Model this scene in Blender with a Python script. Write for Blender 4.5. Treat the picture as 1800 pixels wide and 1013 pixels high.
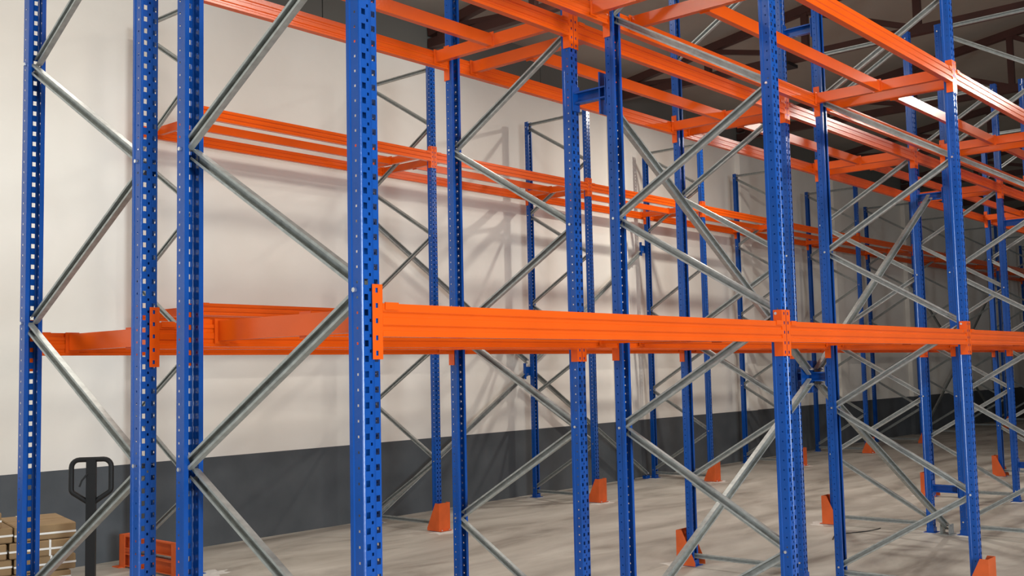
import bpy, bmesh, math, random
from mathutils import Matrix, Vector
random.seed(7)
for o in list(bpy.data.objects): bpy.data.objects.remove(o)
S = bpy.context.scene
COL = S.collection
# ---------------------------------------------------------------- camera
EYE = 1.7306
cd = bpy.data.cameras.new('camera'); cam = bpy.data.objects.new('camera', cd); COL.objects.link(cam)
cd.sensor_fit = 'HORIZONTAL'; cd.sensor_width = 36.0; cd.lens = 36.0 * 1865.212 / 1800.0
cd.clip_start = 0.05; cd.clip_end = 200
CR, CU, CF = Vector((0.657, -0.75359, -0.02161)), Vector((-0.04444, -0.06732, 0.99674)), Vector((0.75258, 0.65389, 0.07772))
cm = Matrix((CR, CU, -CF)).transposed().to_4x4(); cm.translation = (0, 0, EYE); cam.matrix_world = cm
S.camera = cam
# ---------------------------------------------------------------- light and exposure
S.view_settings.view_transform = 'Standard'; S.view_settings.look = 'None'
S.view_settings.gamma = 1.0; S.view_settings.use_curve_mapping = False
S.view_settings.exposure = -0.06
W = bpy.data.worlds.new('hall_ambient'); S.world = W; W.use_nodes = True
W.node_tree.nodes['Background'].inputs[0].default_value = (0.95, 0.97, 1.0, 1)
W.node_tree.nodes['Background'].inputs[1].default_value = 0.17
def area(name, loc, power, sx, sy, col, rot=(0, 0, 0)):
    d = bpy.data.lights.new(name, 'AREA'); d.shape = 'RECTANGLE'; d.size = sx; d.size_y = sy
    d.energy = power; d.color = col
    o = bpy.data.objects.new(name, d); COL.objects.link(o); o.location = loc; o.rotation_euler = rot
    return o
WARM = (1.0, 0.95, 0.86)
# ceiling lamps in a row over the near aisle
area('overhead_light', (-0.2, 0.0, 6.0), 175, 0.9, 0.35, WARM)
area('overhead_light', (6.8, 0.0, 6.0), 195, 0.9, 0.35, WARM)
area('overhead_light', (17.5, 0.0, 6.0), 330, 0.9, 0.35, WARM)
# unseen lights added over the aisle along the wall to brighten it
area('overhead_light', (-0.8, 6.7, 6.3), 120, 1.3, 0.6, WARM)
area('overhead_light', (4.3, 6.7, 6.3), 90, 1.3, 0.6, WARM)
area('overhead_light', (9.0, 6.7, 6.4), 75, 1.3, 0.6, WARM)
area('overhead_light', (13.65, 6.7, 5.9), 165, 0.24, 0.24, WARM)  # added fill for the far wall, placed out of sight behind an upright
# cool fill light added behind the camera to lift the wall and racks
area('rear_fill_light', (1.0, -8.6, 2.1), 1350, 4.0, 4.0, (0.84, 0.94, 1.0), (math.radians(90), 0, 0))
# cool fill light added left of the racks to brighten their left-hand faces
area('left_fill_light', (-5.5, 4.2, 1.7), 210, 2.6, 3.0, (0.84, 0.94, 1.0), (math.radians(90), 0, math.radians(-90)))

# ---------------------------------------------------------------- materials
def mat(name, base, rough=0.5, metal=0.0, coat=0.0, var=0.0, vscale=6.0, bump=0.0, bscale=60.0, spec=0.5):
    m = bpy.data.materials.new(name); m.use_nodes = True
    nt = m.node_tree; b = nt.nodes['Principled BSDF']
    b.inputs['Base Color'].default_value = (*base, 1); b.inputs['Roughness'].default_value = rough
    b.inputs['Metallic'].default_value = metal; b.inputs['Coat Weight'].default_value = coat
    b.inputs['Coat Roughness'].default_value = 0.12
    b.inputs['Specular IOR Level'].default_value = spec
    tc = nt.nodes.new('ShaderNodeTexCoord')
    if var:
        n = nt.nodes.new('ShaderNodeTexNoise'); n.inputs['Scale'].default_value = vscale; n.inputs['Detail'].default_value = 5
        nt.links.new(tc.outputs['Object'], n.inputs['Vector'])
        r = nt.nodes.new('ShaderNodeMapRange'); r.inputs[1].default_value = 0.3; r.inputs[2].default_value = 0.7
        r.inputs[3].default_value = 1 - var; r.inputs[4].default_value = 1 + var
        nt.links.new(n.outputs['Fac'], r.inputs[0])
        mx = nt.nodes.new('ShaderNodeVectorMath'); mx.operation = 'SCALE'; mx.inputs[0].default_value = base
        nt.links.new(r.outputs[0], mx.inputs['Scale']); nt.links.new(mx.outputs[0], b.inputs['Base Color'])
    if bump:
        n2 = nt.nodes.new('ShaderNodeTexNoise'); n2.inputs['Scale'].default_value = bscale; n2.inputs['Detail'].default_value = 3
        nt.links.new(tc.outputs['Object'], n2.inputs['Vector'])
        bp = nt.nodes.new('ShaderNodeBump'); bp.inputs['Strength'].default_value = bump; bp.inputs['Distance'].default_value = 0.004
        nt.links.new(n2.outputs['Fac'], bp.inputs['Height']); nt.links.new(bp.outputs[0], b.inputs['Normal'])
    return m
M = {}
M['blue'] = mat('blue_powder_coat', (0.0045, 0.066, 0.315), 0.22, 0, 0.0, 0.10, 4, 0.12, 90, spec=0.42)
M['orange'] = mat('orange_powder_coat', (0.74, 0.094, 0.004), 0.22, 0, 0.0, 0.06, 3, 0.10, 90, spec=0.42)
M['guard'] = mat('orange_guard_paint', (0.62, 0.10, 0.016), 0.5, 0, 0, 0.12, 8)
M['galv'] = mat('galvanised_steel', (0.36, 0.375, 0.36), 0.42, 0.45, 0, 0.16, 30)
M['bolt'] = mat('zinc_bolt', (0.75, 0.76, 0.78), 0.25, 0.9)
M['truss'] = mat('oxide_red_steel', (0.050, 0.014, 0.009), 0.6, 0, 0, 0.2, 3)
M['roof'] = mat('grey_roof_panel', (0.29, 0.262, 0.225), 0.75, 0, 0, 0.08, 0.8)
M['upper'] = mat('grey_upper_cladding', (0.12, 0.115, 0.10), 0.7, 0, 0, 0.08, 0.8)
M['black'] = mat('black_enamel', (0.010, 0.010, 0.010), 0.5, spec=0.25)
M['carton'] = mat('brown_cardboard', (0.27, 0.175, 0.085), 0.85, 0, 0, 0.12, 9)
M['strap'] = mat('white_plastic_strap', (0.78, 0.76, 0.70), 0.5)
M['wood'] = mat('pallet_wood', (0.30, 0.21, 0.12), 0.8, 0, 0, 0.25, 7)
M['dust'] = mat('white_grout_dust', (0.60, 0.58, 0.54), 0.9, 0, 0, 0.15, 20)
M['rubber'] = mat('dark_rubber', (0.02, 0.02, 0.02), 0.7)
M['crate'] = mat('dark_brown_crate', (0.10, 0.055, 0.03), 0.8, 0, 0, 0.25, 4)

def wall_material():
    m = bpy.data.materials.new('painted_plaster'); m.use_nodes = True; nt = m.node_tree; b = nt.nodes['Principled BSDF']
    b.inputs['Roughness'].default_value = 0.72; b.inputs['Specular IOR Level'].default_value = 0.3
    g = nt.nodes.new('ShaderNodeNewGeometry'); sx = nt.nodes.new('ShaderNodeSeparateXYZ'); nt.links.new(g.outputs['Position'], sx.inputs[0])
    n = nt.nodes.new('ShaderNodeTexNoise'); n.inputs['Scale'].default_value = 0.9; n.inputs['Detail'].default_value = 6
    nt.links.new(g.outputs['Position'], n.inputs['Vector'])
    cr = nt.nodes.new('ShaderNodeValToRGB'); nt.links.new(n.outputs['Fac'], cr.inputs[0])
    cr.color_ramp.elements[0].position = 0.3; cr.color_ramp.elements[0].color = (0.79, 0.745, 0.672, 1)
    cr.color_ramp.elements[1].position = 0.7; cr.color_ramp.elements[1].color = (0.86, 0.82, 0.75, 1)
    n2 = nt.nodes.new('ShaderNodeTexNoise'); n2.inputs['Scale'].default_value = 2.5; n2.inputs['Detail'].default_value = 7
    nt.links.new(g.outputs['Position'], n2.inputs['Vector'])
    cg = nt.nodes.new('ShaderNodeValToRGB'); nt.links.new(n2.outputs['Fac'], cg.inputs[0])
    cg.color_ramp.elements[0].position = 0.3; cg.color_ramp.elements[0].color = (0.068, 0.075, 0.082, 1)
    cg.color_ramp.elements[1].position = 0.75; cg.color_ramp.elements[1].color = (0.098, 0.106, 0.114, 1)
    lt = nt.nodes.new('ShaderNodeMath'); lt.operation = 'LESS_THAN'; lt.inputs[1].default_value = 0.905
    nt.links.new(sx.outputs['Z'], lt.inputs[0])
    mx = nt.nodes.new('ShaderNodeMix'); mx.data_type = 'RGBA'
    nt.links.new(lt.outputs[0], mx.inputs[0]); nt.links.new(cr.outputs[0], mx.inputs[6]); nt.links.new(cg.outputs[0], mx.inputs[7])
    nt.links.new(mx.outputs[2], b.inputs['Base Color'])
    bp = nt.nodes.new('ShaderNodeBump'); bp.inputs['Strength'].default_value = 0.15; bp.inputs['Distance'].default_value = 0.01
    n3 = nt.nodes.new('ShaderNodeTexNoise'); n3.inputs['Scale'].default_value = 14; n3.inputs['Detail'].default_value = 5
    nt.links.new(g.outputs['Position'], n3.inputs['Vector']); nt.links.new(n3.outputs['Fac'], bp.inputs['Height']); nt.links.new(bp.outputs[0], b.inputs['Normal'])
    return m
M['wall'] = wall_material()
def floor_material():
    m = bpy.data.materials.new('trowelled_concrete'); m.use_nodes = True; nt = m.node_tree; b = nt.nodes['Principled BSDF']
    b.inputs['Specular IOR Level'].default_value = 0.4
    g = nt.nodes.new('ShaderNodeNewGeometry')
    mp = nt.nodes.new('ShaderNodeMapping'); mp.inputs['Rotation'].default_value = (0, 0, 0.5); mp.inputs['Scale'].default_value = (0.5, 1.6, 1)
    nt.links.new(g.outputs['Position'], mp.inputs['Vector'])
    n = nt.nodes.new('ShaderNodeTexNoise'); n.inputs['Scale'].default_value = 1.1; n.inputs['Detail'].default_value = 8; n.inputs['Roughness'].default_value = 0.62; n.inputs['Distortion'].default_value = 0.7
    nt.links.new(mp.outputs[0], n.inputs['Vector'])
    cr = nt.nodes.new('ShaderNodeValToRGB'); nt.links.new(n.outputs['Fac'], cr.inputs[0])
    e = cr.color_ramp.elements
    e[0].position = 0.28; e[0].color = (0.21, 0.182, 0.15, 1); e[1].position = 0.72; e[1].color = (0.57, 0.535, 0.475, 1)
    x = e.new(0.46); x.color = (0.405, 0.372, 0.322, 1)
    nt.links.new(cr.outputs[0], b.inputs['Base Color'])
    r = nt.nodes.new('ShaderNodeMapRange'); r.inputs[3].default_value = 0.42; r.inputs[4].default_value = 0.7
    nt.links.new(n.outputs['Fac'], r.inputs[0]); nt.links.new(r.outputs[0], b.inputs['Roughness'])
    n3 = nt.nodes.new('ShaderNodeTexNoise'); n3.inputs['Scale'].default_value = 40; n3.inputs['Detail'].default_value = 4
    nt.links.new(g.outputs['Position'], n3.inputs['Vector'])
    bp = nt.nodes.new('ShaderNodeBump'); bp.inputs['Strength'].default_value = 0.12; bp.inputs['Distance'].default_value = 0.004
    nt.links.new(n3.outputs['Fac'], bp.inputs['Height']); nt.links.new(bp.outputs[0], b.inputs['Normal'])
    return m
M['floor'] = floor_material()

# ---------------------------------------------------------------- mesh helpers
class MB:
    def __init__(s): s.v = []; s.f = []
    def quad(s, a, b, c, d):
        n = len(s.v); s.v += [tuple(a), tuple(b), tuple(c), tuple(d)]; s.f.append((n, n+1, n+2, n+3)); return s
    def box(s, x0, x1, y0, y1, z0, z1):
        n = len(s.v)
        s.v += [(x0,y0,z0),(x1,y0,z0),(x1,y1,z0),(x0,y1,z0),(x0,y0,z1),(x1,y0,z1),(x1,y1,z1),(x0,y1,z1)]
        s.f += [tuple(n+i for i in q) for q in ((0,3,2,1),(4,5,6,7),(0,1,5,4),(1,2,6,5),(2,3,7,6),(3,0,4,7))]
        return s
    def prism(s, prof, x0, x1, T=lambda x, u, v: (x, u, v)):
        """closed profile [(u,v)] swept from x0 to x1"""
        n = len(s.v); k = len(prof)
        s.v += [T(x0, u, v) for u, v in prof] + [T(x1, u, v) for u, v in prof]
        for i in range(k):
            j = (i+1) % k; s.f.append((n+i, n+j, n+k+j, n+k+i))
        s.f.append(tuple(n+i for i in reversed(range(k)))); s.f.append(tuple(n+k+i for i in range(k)))
        return s
    def cyl(s, c, axis, r, l, seg=10):
        c = Vector(c); a = Vector(axis).normalized(); t = a.orthogonal().normalized(); b = a.cross(t); n = len(s.v)
        for e in (-.5, .5):
            for i in range(seg):
                w = 2*math.pi*i/seg; s.v.append(tuple(c + a*l*e + t*r*math.cos(w) + b*r*math.sin(w)))
        for i in range(seg):
            j = (i+1) % seg; s.f.append((n+i, n+j, n+seg+j, n+seg+i))
        s.f.append(tuple(n+i for i in reversed(range(seg)))); s.f.append(tuple(n+seg+i for i in range(seg)))
        return s
    def tube(s, pts, r, seg=8, closed=False):
        pts = [Vector(p) for p in pts]; n = len(s.v); k = len(pts); up = None
        for i, p in enumerate(pts):
            a = pts[(i-1) % k] if (closed or i) else p; b = pts[(i+1) % k] if (closed or i < k-1) else p
            t = (b-a).normalized()
            if up is None: up = t.orthogonal().normalized()
            u = (up - t*up.dot(t)).normalized(); up = u; w = t.cross(u)
            for j in range(seg):
                q = 2*math.pi*j/seg; s.v.append(tuple(p + u*r*math.cos(q) + w*r*math.sin(q)))
        for i in range(k if closed else k-1):
            for j in range(seg):
                a = n+i*seg+j; b = n+i*seg+(j+1) % seg; c = n+((i+1) % k)*seg+(j+1) % seg; d = n+((i+1) % k)*seg+j
                s.f.append((a, b, c, d))
        return s
    def mesh(s, name, m, smooth=False):
        me = bpy.data.meshes.new(name); me.from_pydata(s.v, [], s.f); me.materials.append(M[m])
        bm = bmesh.new(); bm.from_mesh(me); bmesh.ops.recalc_face_normals(bm, faces=bm.faces); bm.to_mesh(me); bm.free()
        if smooth: me.shade_smooth()
        return me
def put(name, me, parent=None, loc=(0, 0, 0), rot=(0, 0, 0), label=None, cat=None, group=None, kind=None):
    o = bpy.data.objects.new(name, me); COL.objects.link(o); o.location = loc; o.rotation_euler = rot
    if parent: o.parent = parent
    if label: o['label'] = label
    if cat: o['category'] = cat
    if group: o['group'] = group
    if kind: o['kind'] = kind
    return o
def thing(name, label, cat, loc=(0, 0, 0), rotz=0, group=None):
    return put(name, None, None, loc, (0, 0, rotz), label, cat, group)
ORD = ['first','second','third','fourth','fifth','sixth','seventh','eighth','ninth','tenth','eleventh','twelfth','thirteenth','fourteenth']

# ---------------------------------------------------------------- dimensions (metres)
X0, XA, L = 2.3027, 5.4272, 2.9151
HT = 5.2; UW, UD = 0.0776, 0.0642; YW = 9.66
# row: aisle-side line, spine-side line, first frame, frames, level heights (beam centre), words
ROWS = {
 'A': dict(ya=8.404, ys=9.4205, x=XA, n=13, z=(2.345, 4.150), w='wall row'),
 'B': dict(ya=5.040, ys=4.0098, x=X0, n=7, z=(1.906, 3.873), w='middle row'),
 'C': dict(ya=2.642, ys=3.6777, x=X0, n=7, z=(1.906, 3.873), w='near row'),
}
NA = [0.754, 2.004, 3.254, 4.504]; NS = [0.129, 1.379, 2.629, 3.879, 5.129]

for _r in ROWS.values(): _r['xs'] = [_r['x'] + k*L for k in range(_r['n'])]
ROWS['A']['xs'][0] -= 0.10

# ---------------------------------------------------------------- setting
XF0, XF1, YF0 = -9.0, 40.0, -9.0
put('floor', MB().box(XF0, XF1, YF0, YW+0.3, -0.2, 0).mesh('floor', 'floor'), kind='structure')
wb = put('wall_back', MB().box(XF0, XF1, YW, YW+0.25, 0, 5.90).mesh('wall_back', 'wall'), kind='structure')
for xp in (-6.6, -2.55, 1.5, 5.55, 9.6, 13.65, 17.7, 21.75, 25.8, 29.85, 33.9):
    if xp > 13: put('pilaster', MB().box(xp-0.17, xp+0.17, YW-0.10, YW, 0, 5.90).mesh('pilaster', 'wall'), wb)
put('wall_right', MB().box(XF1, XF1+0.25, YF0, YW+0.25, 0, 10).mesh('wall_right', 'wall'), kind='structure')
up = put('wall_upper', None, kind='structure')
xs = [-9.0] + [7.83 + 4.05*i for i in range(-4, 8)] + [40.0]
for a, b in zip(xs[:-1], xs[1:]):
    put('cladding_panel', MB().box(a+0.008, b-0.008, YW+0.02, YW+0.10, 5.90, 6.72).mesh('cladding_panel', 'upper'), up)
put('cladding_backing', MB().box(XF0, XF1, YW+0.105, YW+0.2, 5.90, 6.72).mesh('cladding_backing', 'truss'), up)
RS = 0.15
def rz(y): return 6.19 + RS*(9.1-y)         # underside of the truss top chord
def roof_T(x, u, v): return (x, u, v)
prof = [(YW+0.3, rz(YW+0.3)+0.30), (YF0, rz(YF0)+0.30), (YF0, rz(YF0)+0.42), (YW+0.3, rz(YW+0.3)+0.42)]
ceil = put('ceiling', MB().prism(prof, XF0, XF1).mesh('ceiling', 'roof'), kind='structure')

# ---------------------------------------------------------------- roof trusses
def bar2(p, q, t, w):
    """rectangular member between (y,z) points p and q, t deep in plane, w wide in x"""
    p, q = Vector(p), Vector(q); d = (q-p).normalized(); n = Vector((-d.y, d.x))*t/2
    return MB().prism([tuple(p-n), tuple(q-n), tuple(q+n), tuple(p+n)], -w/2, w/2)
tw = ['nearest', 'second nearest', 'third nearest', 'fourth nearest', 'fifth nearest', 'sixth nearest', 'farthest']
posts = [9.45 - 1.55*i for i in range(9)]
for i in range(7):
    t = thing('roof_truss', 'dark red steel roof truss across the hall, %s to the camera' % tw[i], 'truss', (9.6+4.05*i, 0, 0), 0, 'roof trusses')
    yl = posts[-1]
    if i == 0:
        TM = dict(bc=bar2((yl, 6.01), (YW, 6.01), 0.12, 0.10).mesh('bottom_chord', 'truss'),
                  tc=bar2((yl, rz(yl)+0.06), (YW, rz(YW)+0.06), 0.12, 0.10).mesh('top_chord', 'truss'),
                  po=[bar2((y, 6.06), (y, rz(y)+0.02), 0.09, 0.08).mesh('post', 'truss') for y in posts],
                  we=[bar2((posts[k], rz(posts[k])+0.03), (posts[k+1], 6.04), 0.07, 0.06).mesh('web', 'truss') for k in range(8)])
    put('bottom_chord', TM['bc'], t); put('top_chord', TM['tc'], t)
    for me in TM['po']: put('post', me, t)
    for me in TM['we']: put('web', me, t)
    if i == 1: put('fill_light_housing', MB().box(-.15, .15, 6.55, 6.85, 5.905, 5.95).mesh('fill_light_housing', 'black'), t)  # invented casing for the added fill light under this truss

# ---------------------------------------------------------------- rack meshes
def upright_mesh():
    b = MB(); P = 0.05; n = int(round(HT/P)); yf = -UD/2; h = UW/2
    U = [(-h,.005),(-h+.0015,.0015),(-h+.005,0),(-.029,0),(-.013,0),(-.009,.004),(-.004,.004),(.004,.004),(.009,.004),(.013,0),(.029,0),(h-.005,0),(h-.0015,.0015),(h,.005)]
    V = [0,.005,.015,.035,.045,.05]
    for r in range(n):
        z = r*P
        for j in range(5):
            for i in range(13):
                if j == 2 and i in (3, 9): continue
                if j in (0, 4) and i == 6: continue
                (ua, ya), (ub, yb) = U[i], U[i+1]
                b.quad((ua, yf+ya, z+V[j]), (ub, yf+yb, z+V[j]), (ub, yf+yb, z+V[j+1]), (ua, yf+ya, z+V[j+1]))
        for sg in (-1, 1):
            Y = [yf+.005, -.012, -.005, .012]; Z = [0, .021, .029, .05]
            for i in range(3):
                for j in range(3):
                    if i == 1 and j == 1: continue
                    x = sg*h
                    b.quad((x, Y[i], z+Z[j]), (x, Y[i+1], z+Z[j]), (x, Y[i+1], z+Z[j+1]), (x, Y[i], z+Z[j+1]))
    for sg in (-1, 1):
        pts = [(sg*h, .012), (sg*(h+.003), .016), (sg*(h+.003), UD/2), (sg*(h-.0165), UD/2), (sg*(h-.0165), UD/2-.006)]
        for (xa, ya), (xb, yb) in zip(pts[:-1], pts[1:]):
            b.quad((xa, ya, 0), (xb, yb, 0), (xb, yb, HT), (xa, ya, HT))
    me = bpy.data.meshes.new('upright'); me.from_pydata(b.v, [], b.f); me.materials.append(M['blue'])
    bm = bmesh.new(); bm.from_mesh(me); bmesh.ops.remove_doubles(bm, verts=bm.verts, dist=1e-5); bm.to_mesh(me); bm.free()
    return me
UPR = upright_mesh()
def cprof(w, d, t=.003, lip=.010):
    """C section: u across, v depth, open towards -v"""
    return [(-w/2, d/2), (w/2, d/2), (w/2, -d/2), (w/2-lip, -d/2), (w/2-lip, -d/2+t), (w/2-t, -d/2+t), (w/2-t, d/2-t),
            (-w/2+t, d/2-t), (-w/2+t, -d/2+t), (-w/2+lip, -d/2+t), (-w/2+lip, -d/2), (-w/2, -d/2)]
def channel(p, q, openv, w, d, name='brace', m='galv'):
    """C channel from p to q with its open side towards openv"""
    p, q = Vector(p), Vector(q); a = (q-p).normalized(); o = Vector(openv); o = (o - a*o.dot(a)).normalized(); u = a.cross(o)
    ln = (q-p).length
    return MB().prism(cprof(w, d), 0, ln, lambda x, s, v: tuple(p + a*x + u*s - o*v)).mesh(name, m)
FM = {}
for rn, R in ROWS.items():
    D = R['ys'] - R['ya']; sg = 1 if D > 0 else -1
    nodes = sorted([(z, 0) for z in NA] + [(z, 1) for z in NS])
    br = []
    for (za, sa), (zb, sb) in zip(nodes[:-1], nodes[1:]):
        pa = Vector((0, D*sa + sg*(.014 if sa == 0 else -.014), za+.016)); pb = Vector((0, D*sb + sg*(.014 if sb == 0 else -.014), zb-.016))
        br.append(channel(pa, pb, (-1, 0, 0), .044, .026))
    st = [channel((0, sg*.01, z), (0, D-sg*.01, z), (-1, 0, 0), .040, .026, 'strut') for z in (0.085, 5.165)]
    FM[rn] = (br, st, [(0 if s == 0 else D, z) for z, s in nodes])
BOLT = MB().cyl((-.044, 0, 0), (1, 0, 0), .0085, .010, 6).cyl((.044, 0, 0), (1, 0, 0), .0085, .010, 6).cyl((0, 0, 0), (1, 0, 0), .004, .09, 6).mesh('bolt', 'bolt')
PLATE = MB().box(-.07, .07, -.06, .06, 0, .006).box(-.045, .045, -.036, .036, .006, .05).mesh('base_plate', 'blue')
for rn, R in ROWS.items():
    D = R['ys'] - R['ya']; br, st, nodes = FM[rn]
    for k in range(R['n']):
        t = thing('upright_frame', 'blue perforated upright frame with zigzag galvanised bracing, %s, %s from left' % (R['w'], ORD[k]), 'rack frame', (R['xs'][k], R['ya'], 0), 0, 'upright frames of the %s' % R['w'])
        face = 0 if D > 0 else math.pi
        put('upright', UPR, t, (0, 0, .004), (0, 0, face)); put('upright', UPR, t, (0, D, .004), (0, 0, face+math.pi))
        put('base_plate', PLATE, t, (0, 0, 0)); put('base_plate', PLATE, t, (0, D, 0))
        for i, me in enumerate(br): put('brace', me, t, ((.013 if i % 2 else -.013), 0, 0))
        for me in st: put('strut', me, t)
        for y, z in nodes: put('bolt', BOLT, t, (0, y, z))

# beams: profile in (y,z), outer face towards -y
BP = [(-.022,-.055),(-.022,-.036),(-.017,-.031),(-.017,-.020),(-.022,-.015),(-.022,.008),(-.017,.013),(-.017,.024),(-.022,.029),(-.022,.055),
      (.006,.055),(.006,.034),(.022,.034),(.022,.020),(.017,.015),(.017,.004),(.022,-.001),(.022,-.022),(.017,-.027),(.017,-.037),(.022,-.042),(.022,-.055)]
BL = L - 2*.047
BEAM = MB().prism(BP, 0, BL).mesh('beam_bar', 'orange')
def connector_mesh(s):
    b = MB(); yf = -UD/2-.0035; H = .246
    xs = [.002, .016, .026, .043]; cuts = []
    for c in (.020, .070, .120, .176, .226): cuts.append((c-.008, c+.008))
    zs = [0]; solid = []
    for a, c in cuts: zs += [a, c]
    zs.append(H)
    for j in range(len(zs)-1):
        for i in range(3):
            if i == 1 and j % 2 == 1: continue
            za, zb = H/2-zs[j], H/2-zs[j+1]
            b.quad((s*xs[i], yf, za), (s*xs[i+1], yf, za), (s*xs[i+1], yf, zb), (s*xs[i], yf, zb))
    x0, x1 = sorted((s*.043, s*.0468)); b.box(x0, x1, yf, -UD/2+.046, -H/2, H/2)
    return b.mesh('connector', 'orange')
CONN = {1: connector_mesh(1), -1: connector_mesh(-1)}
TAB = MB().box(-.03, .03, -.0025, .0025, -.012, .012).mesh('end_tab', 'orange')
BAR_H, BAR_W = .080, .040
D0 = 1.033
def crossbar_mesh(ln):
    return MB().prism([(-BAR_W/2, -BAR_H/2), (BAR_W/2, -BAR_H/2), (BAR_W/2, BAR_H/2), (-BAR_W/2, BAR_H/2)], -ln/2, ln/2, lambda x, u, v: (u, x, v)).mesh('bar', 'orange')
ENDP = MB().box(-.034, .034, -.003, .003, -.052, .048).mesh('end_plate', 'orange')
def lvl(i): return ('lower', 'upper')[i]
cxoff = {('C', 0): (-.15, .14), ('B', 1): (-.155, .205), ('C', 1): (-.20, .205), ('B', 2): (-.085, .19), ('C', 2): (-.085, .22)}
for rn, R in ROWS.items():
    D = R['ys'] - R['ya']; sg = 1 if D > 0 else -1
    ya = R['ya'] - sg*(UD/2 - .018); ys = R['ys'] + sg*(UD/2 - .018)
    ln = abs(ys-ya) - .046
    CB = crossbar_mesh(ln)
    for k in range(R['n']-1):
        xk = R['xs'][k]; LB = R['xs'][k+1] - xk
        for li, z in enumerate(R['z']):
            for y, yl, front, side in ((ya, R['ya'], sg > 0, 'aisle side'), (ys, R['ys'], sg < 0, {'A': 'wall side'}.get(rn, 'inner side'))):
                t = thing('load_beam', 'orange %s-level beam, %s of the %s, %s bay from left' % (lvl(li), side, R['w'], ORD[k]), 'rack beam', (xk, yl, z), 0, '%s-level beams of the %s' % (lvl(li), R['w']))
                rot = 0 if front else math.pi
                dy = y - yl
                put('beam_bar', BEAM, t, ((.047 if front else LB-.047), dy, 0), (0, 0, rot)).scale.x = (LB-.094)/BL
                zc = -.006
                if front: put('connector', CONN[1], t, (0, 0, zc)); put('connector', CONN[-1], t, (LB, 0, zc))
                else: put('connector', CONN[-1], t, (0, 0, zc), (0, 0, math.pi)); put('connector', CONN[1], t, (LB, 0, zc), (0, 0, math.pi))
                f = -1 if front else 1
                put('end_tab', TAB, t, (.085, dy+f*.0235, .047)); put('end_tab', TAB, t, (LB-.085, dy+f*.0235, .047))
            x1 = xk + cxoff.get((rn, k), (-.15, .20))[1]; x2 = xk + LB + cxoff.get((rn, k+1), (-.15, .20))[0]
            zb = z + .055 - BAR_H/2 - .006
            for xx, e in ((x1, 'left'), (x2, 'right')):
                t = thing('cross_bar', 'orange cross bar, %s end of %s bay from left, %s level, %s' % (e, ORD[k], lvl(li), R['w']), 'cross bar', (xx, (ya+ys)/2, zb), 0, 'cross bars of the %s' % R['w'])
                put('bar', CB, t); put('end_plate', ENDP, t, (0, -ln/2+.003, 0)); put('end_plate', ENDP, t, (0, ln/2-.003, 0))
            cl = x2 - x1 - BAR_W
            t = thing('centre_bar', 'orange middle bar between cross bars, %s bay from left, %s level, %s' % (ORD[k], lvl(li), R['w']), 'rack beam', ((x1+x2)/2, (ya+ys)/2, zb), math.pi/2, 'middle bars of the %s' % R['w'])
            put('bar', crossbar_mesh(cl), t)
            put('end_plate', ENDP, t, (0, -cl/2+.003, .004)); put('end_plate', ENDP, t, (0, cl/2-.003, .004))

# ---------------------------------------------------------------- spacers and long diagonals
SP = (ROWS['B']['ys'] + ROWS['C']['ys'])/2; SG = ROWS['B']['ys'] - ROWS['C']['ys'] - UD
SPB = MB().prism(cprof(.075, .045), -SG/2+.008, SG/2-.008, lambda x, u, v: (v, x, u)).mesh('spacer_channel', 'blue')
SPP = MB().box(-.036, .036, -.003, .003, -.08, .08).mesh('flange', 'blue')
GUS = MB().prism([(-.02, -.13), (.13, -.13), (.15, -.05), (.15, .05), (.13, .13), (-.02, .13)], -.004, .004, lambda x, u, v: (u, x, v)).mesh('gusset', 'blue')
spz = {1: [3.42], 2: [1.63, 4.50], 3: [0.445, 3.43], 4: [0.445, 3.43], 5: [1.63, 4.5]}
hw = {0: 'low', 1: 'middle', 3: 'high', 4: 'top'}
for k, zz in spz.items():
    for z in zz:
        t = thing('row_spacer', 'blue spacer joining near and middle rows at %s frame, %s up' % (ORD[k], hw[int(z)]), 'spacer', (X0+k*L, SP, z), 0, 'row spacers')
        put('spacer_channel', SPB, t); put('flange', SPP, t, (0, -SG/2+.008, 0)); put('flange', SPP, t, (0, SG/2-.008, 0))
        if (k, z) == (1, 3.42): put('gusset', GUS, t, (0, -.07, 0), (0, 0, 0 if k == 1 else math.pi))
        if (k, z) == (2, 1.63): put('gusset', GUS, t, (0, .03, 0)); put('gusset', GUS, t, (0, .03, 0), (0, 0, math.pi))
def xk(k): return X0 + k*L
def diag(p, q, label, wd=.06):
    p, q = Vector(p), Vector(q)
    t = thing('long_diagonal', label, 'diagonal brace', tuple(p), 0, 'long diagonal braces')
    put('channel', channel((0, 0, 0), q-p, (0, -1, 0), wd, .035, 'channel'), t)
    for e in (0, 1):
        c = (q-p)*e + (q-p).normalized()*(.04 if e == 0 else -.04)
        put('bolt', MB().cyl((0, -.02, 0), (0, 1, 0), .010, .05, 6).mesh('bolt', 'bolt'), t, tuple(c))
    return t
diag((xk(1)+.07, SP, 3.46), (xk(2)-.06, SP, 1.67), 'galvanised diagonal falling from second to third frame between back-to-back rows')
d1 = diag((xk(1)+.10, SP, .06), (xk(2)-.06, SP, 1.59), 'galvanised diagonal from second frame floor up to third frame spacer')
diag((xk(2)+.06, SP, 1.67), (xk(3)-.05, SP, 3.42), 'galvanised diagonal rising from third frame spacer to fourth frame spacer')
d2 = diag((xk(3)-.02, SP, .07), (xk(2)+.06, SP, 1.59), 'galvanised diagonal falling from third frame spacer to fourth frame floor')
FOOT = MB().box(-.09, .09, -.06, .06, 0, .006).box(-.07, .07, -.045, -.040, .006, .10).box(-.07, .07, .040, .045, .006, .10).mesh('floor_foot', 'galv')
put('floor_foot', FOOT, d1, (.02, 0, -.06)); put('floor_foot', FOOT, d2, (-.02, 0, -.07))
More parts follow.
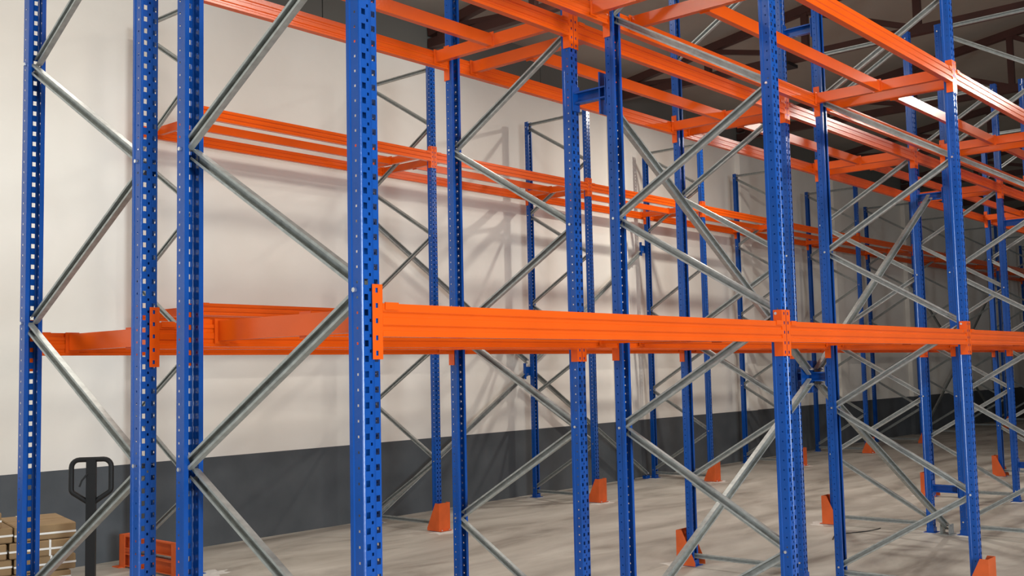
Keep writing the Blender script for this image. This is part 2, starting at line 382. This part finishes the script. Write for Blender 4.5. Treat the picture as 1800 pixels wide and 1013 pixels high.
YB = ROWS['A']['ys'] + UD/2 + .035
def xa(k): return XA + k*L
AB = MB().box(-.11, .05, -.03, .005, -.06, .06).box(-.13, -.11, -.03, .005, -.11, .11).mesh('bracket', 'blue')
AF = MB().box(-.20, -.08, -.03, .03, 0, .05).mesh('floor_foot', 'blue')
for c in (2, 8):
    a = diag((xa(c-1)+.06, YB, 3.55), (xa(c)-.05, YB, 1.85), 'galvanised wall-side diagonal of wall row, falling from %s frame' % ORD[c-1])
    put('bracket', AB, a, (-.06, 0, .02))
    a = diag((xa(c-1)+.06, YB, .06), (xa(c)-.05, YB, 1.70), 'galvanised wall-side diagonal of wall row, rising from %s frame floor' % ORD[c-1])
    put('bracket', AB, a, (xa(c)-xa(c-1)-.06, -.0, 1.66))
    a = diag((xa(c+1)-.06, YB, 3.60), (xa(c)+.08, YB, 1.85), 'galvanised wall-side diagonal of wall row, rising to %s frame' % ORD[c+1])
    put('bracket', AB, a, (.06, 0, .02))
    a = diag((xa(c+1)-.10, YB, .06), (xa(c)+.08, YB, 1.70), 'galvanised wall-side diagonal of wall row, falling to %s frame floor' % ORD[c+1])
    put('floor_foot', AF, a, (.10, 0, -.06))

# ---------------------------------------------------------------- column guards and end guard
def guard_mesh():
    b = MB(); w, t = .085, .004; H = .30
    yf, yt, yb = -.110, -.052, .075      # front plate, top back edge, bottom back edge (upright centre at 0)
    b.box(-w, w, yf, yf+t, 0, H)
    for s in (-1, 1):
        x0, x1 = sorted((s*w, s*(w-t)))
        b.prism([(yf+t, 0), (yb, 0), (yb, .03), (yt, H), (yf+t, H)], x0, x1)
    b.box(-w, w, yf-.03, yf, 0, .005)
    return b.mesh('guard_shell', 'guard')
GRD = guard_mesh(); GBO = MB().cyl((0, 0, .008), (0, 0, 1), .009, .014, 6).mesh('bolt', 'bolt')
for rn, R in ROWS.items():
    for k in range(R['n']):
        if rn == 'A' and k == 0: continue
        t = thing('column_guard', 'orange steel column guard at foot of the %s frame from left, %s' % (ORD[k], R['w']), 'column guard', (R['x']+k*L, R['ya'], .0065), 0 if R['ys'] > R['ya'] else math.pi, 'column guards')
        put('guard_shell', GRD, t)
        for s in (-.055, .055): put('bolt', GBO, t, (s, -.125, 0))
t = thing('rack_end_guard', 'orange two-rail end guard on the floor at left end of wall row', 'end guard', (5.16, 8.85, 0))
def ep(s): return MB().box(-.05, .05, -.004, .004, 0, .30).box(-.05, -.042, 0, -s*.09, 0, .30).box(-.09, .09, -.06, .06, 0, .008).mesh('end_post', 'guard')
put('end_post', ep(1), t, (0, .47, 0)); put('end_post', ep(-1), t, (0, -.50, 0))
RL = MB().prism(cprof(.115, .05), -.465, .465, lambda x, u, v: (v, x, u)).mesh('rail', 'guard')
put('rail', RL, t, (-.02, -.02, .075)); put('rail', RL, t, (-.02, -.02, .235))
# white grout left on the floor around the feet
fl = bpy.data.objects['floor']
def residue(x, y, r, seed):
    rr = random.Random(seed); n = 18; v = [(0, 0, .0022)]; f = []
    for i in range(n):
        a = 2*math.pi*i/n; q = r*(.55+.6*rr.random()); v.append((q*math.cos(a)*1.3, q*math.sin(a), .0006))
    for i in range(n): f.append((0, 1+i, 1+(i+1) % n))
    me = bpy.data.meshes.new('grout_residue'); me.from_pydata(v, [], f); me.materials.append(M['dust'])
    put('grout_residue', me, fl, (x, y, 0), (0, 0, rr.random()*.6))
sd = 0
for rn, R in ROWS.items():
    D = R['ys']-R['ya']; s = 1 if D > 0 else -1
    for k in range(min(R['n'], 7)):
        sd += 1; residue(R['x']+k*L-.02, R['ya']-s*.11, .17, sd)
        sd += 1; residue(R['x']+k*L-.02, R['ys'], .13, sd)

# ---------------------------------------------------------------- pallet truck
PT = thing('pallet_truck', 'black hand pallet truck with loop handle standing by the wall', 'pallet truck', (3.24, 6.25, 0), math.radians(142))
SH = MB().box(-.028, .028, -.02, .02, .28, 1.245).mesh('handle_shaft', 'black'); put('handle_shaft', SH, PT)
lp = []
def arc(cx, cz, r, a0, a1, n=5):
    for i in range(n+1):
        a = math.radians(a0+(a1-a0)*i/n); lp.append((cx+r*math.cos(a), 0, cz+r*math.sin(a)))
lp.append((-.015, 0, .985)); arc(-.083, 1.07, .032, 225, 180, 3); arc(-.07, 1.20, .045, 180, 90); arc(.07, 1.20, .045, 90, 0); arc(.083, 1.07, .032, 0, -45, 3); lp.append((.015, 0, .985))
put('handle_loop', MB().tube(lp, .0155, 10).mesh('handle_loop', 'black', True), PT)
put('control_lever', MB().tube([(.02, .018, 1.16), (.05, .03, 1.12), (.062, .034, 1.085)], .006, 6).mesh('control_lever', 'black', True), PT)
put('pump_body', MB().box(-.09, .09, -.07, .10, .12, .30).cyl((0, 0, .34), (0, 0, 1), .045, .12, 14).mesh('pump_body', 'guard'), PT)
for s in (-1, 1):
    put('steer_wheel', MB().cyl((s*.06, 0, .0905), (1, 0, 0), .09, .05, 20).mesh('steer_wheel', 'rubber'), PT)
    fk = put('fork', MB().box(s*.19-.08, s*.19+.08, .10, 1.25, .035, .085).mesh('fork', 'guard'), PT)
    put('load_roller', MB().cyl((s*.19, 1.12, .0415), (1, 0, 0), .04, .07, 14).mesh('load_roller', 'rubber'), fk)
put('fork_bridge', MB().box(-.27, .27, .09, .16, .04, .30).mesh('fork_bridge', 'guard'), PT)

# ---------------------------------------------------------------- cartons on a pallet
PY = math.radians(-14)
PC = Vector((3.335, 6.62, 0))                       # near right corner of the stack
PM = Matrix.Translation(PC) @ Matrix.Rotation(PY, 4, 'Z')
t = put('wooden_pallet', None, None, tuple(PM @ Vector((-.5, .42, 0))), (0, 0, PY), 'wooden pallet under the strapped brown cartons', 'pallet')
BRD = MB().box(-.055, .055, -.5, .5, -.011, .011).mesh('deck_board', 'wood')
for i in range(7): put('deck_board', BRD, t, (-.52+i*.173, 0, .133))
BLK = MB().box(-.05, .05, -.06, .06, 0, .10).mesh('block', 'wood')
for x in (-.5, 0, .5):
    put('stringer_board', MB().box(-.05, .05, -.5, .5, .10, .122).mesh('stringer_board', 'wood'), t, (x, 0, 0))
    for y in (-.42, 0, .42): put('block', BLK, t, (x, y, 0))
cw, cdp, chh = .36, .28, .095
def bev_box(x, y, z, r=.006):
    b = bmesh.new(); bmesh.ops.create_cube(b, size=1); bmesh.ops.scale(b, vec=(x, y, z), verts=b.verts); bmesh.ops.bevel(b, geom=b.edges[:], offset=r, segments=1, affect='EDGES')
    me = bpy.data.meshes.new('box_body'); b.to_mesh(me); b.free(); me.materials.append(M['carton']); return me
CBODY = bev_box(cw, cdp, chh)
def band(axis):
    g, th = .0018, .012; b = MB()
    if axis == 'z':     # runs around the vertical faces
        X, Y = cw/2+g, cdp/2+g; b.box(-X, X, -Y, -Y+.001, -th/2, th/2).box(-X, X, Y-.001, Y, -th/2, th/2).box(-X, -X+.001, -Y, Y, -th/2, th/2).box(X-.001, X, -Y, Y, -th/2, th/2)
    else:
        Y, Z = cdp/2+g, chh/2+g; b.box(-th/2, th/2, -Y, -Y+.001, -Z, Z).box(-th/2, th/2, Y-.001, Y, -Z, Z).box(-th/2, th/2, -Y, Y, Z-.001, Z)
    return b.mesh('strap', 'strap')
BZ, BX = band('z'), band('x')
PLC = ['right', 'middle', 'left']
lay = ['bottom', 'second', 'third', 'fourth', 'fifth', 'sixth', 'seventh', 'top']
rc = random.Random(3)
for l in range(8):
    for dp in range(2):
        for i in range(3):
            nm = 'front' if dp == 0 else 'rear'
            x = -cw/2 - i*(cw+.014) - (0 if l % 2 == 0 else .03); y = cdp/2 + dp*(cdp+.016) + (0.0 if l % 2 else .012)
            if l == 7:
                if i != 1 or dp: continue
                x -= .03
            t = put('carton', None, None, tuple(PM @ Vector((x+rc.uniform(-.003, .003), y+rc.uniform(-.002, .002), .1465+chh/2+l*(chh+.003)))), (0, 0, PY+rc.uniform(-.008, .008)),
                    'brown carton with white straps, %s layer from floor, %s %s of stack' % (lay[l], nm, PLC[i]), 'carton', 'strapped cartons')
            put('box_body', CBODY, t); put('strap', BZ, t, (0, 0, rc.uniform(-.012, .012))); put('strap', BX, t, (rc.uniform(-.08, .08), 0, 0))

# ---------------------------------------------------------------- things far down the hall
for i, (x, y, n) in enumerate(((31.0, 7.2, 3), (33.2, 7.6, 2))):
    for j in range(n):
        t = thing('wooden_crate', 'dark brown crate at the far end of the aisle, %s of %s stack' % (('lowest', 'middle', 'topmost')[j] if n == 3 else ('lower', 'upper')[j], ('nearer', 'farther')[i]), 'crate', (x, y, .62*j), 0, 'crates at the far end')
        put('crate_body', MB().box(-.55, .55, -.55, .55, .10, .612).mesh('crate_body', 'crate'), t)
        for q in (-.45, 0, .45): put('skid', MB().box(q-.05, q+.05, -.55, .55, 0, .10).mesh('skid', 'wood'), t)
cp = [(10.05+.06*i+.05*math.sin(i*.5), 4.62+.10*math.sin(i*.33), .006) for i in range(16)]
put('plastic_strap', MB().tube(cp, .005, 6).mesh('plastic_strap', 'rubber', True), None, (0, 0, 0), (0, 0, 0), 'loose black strap lying on the concrete beneath the middle row', 'strap')
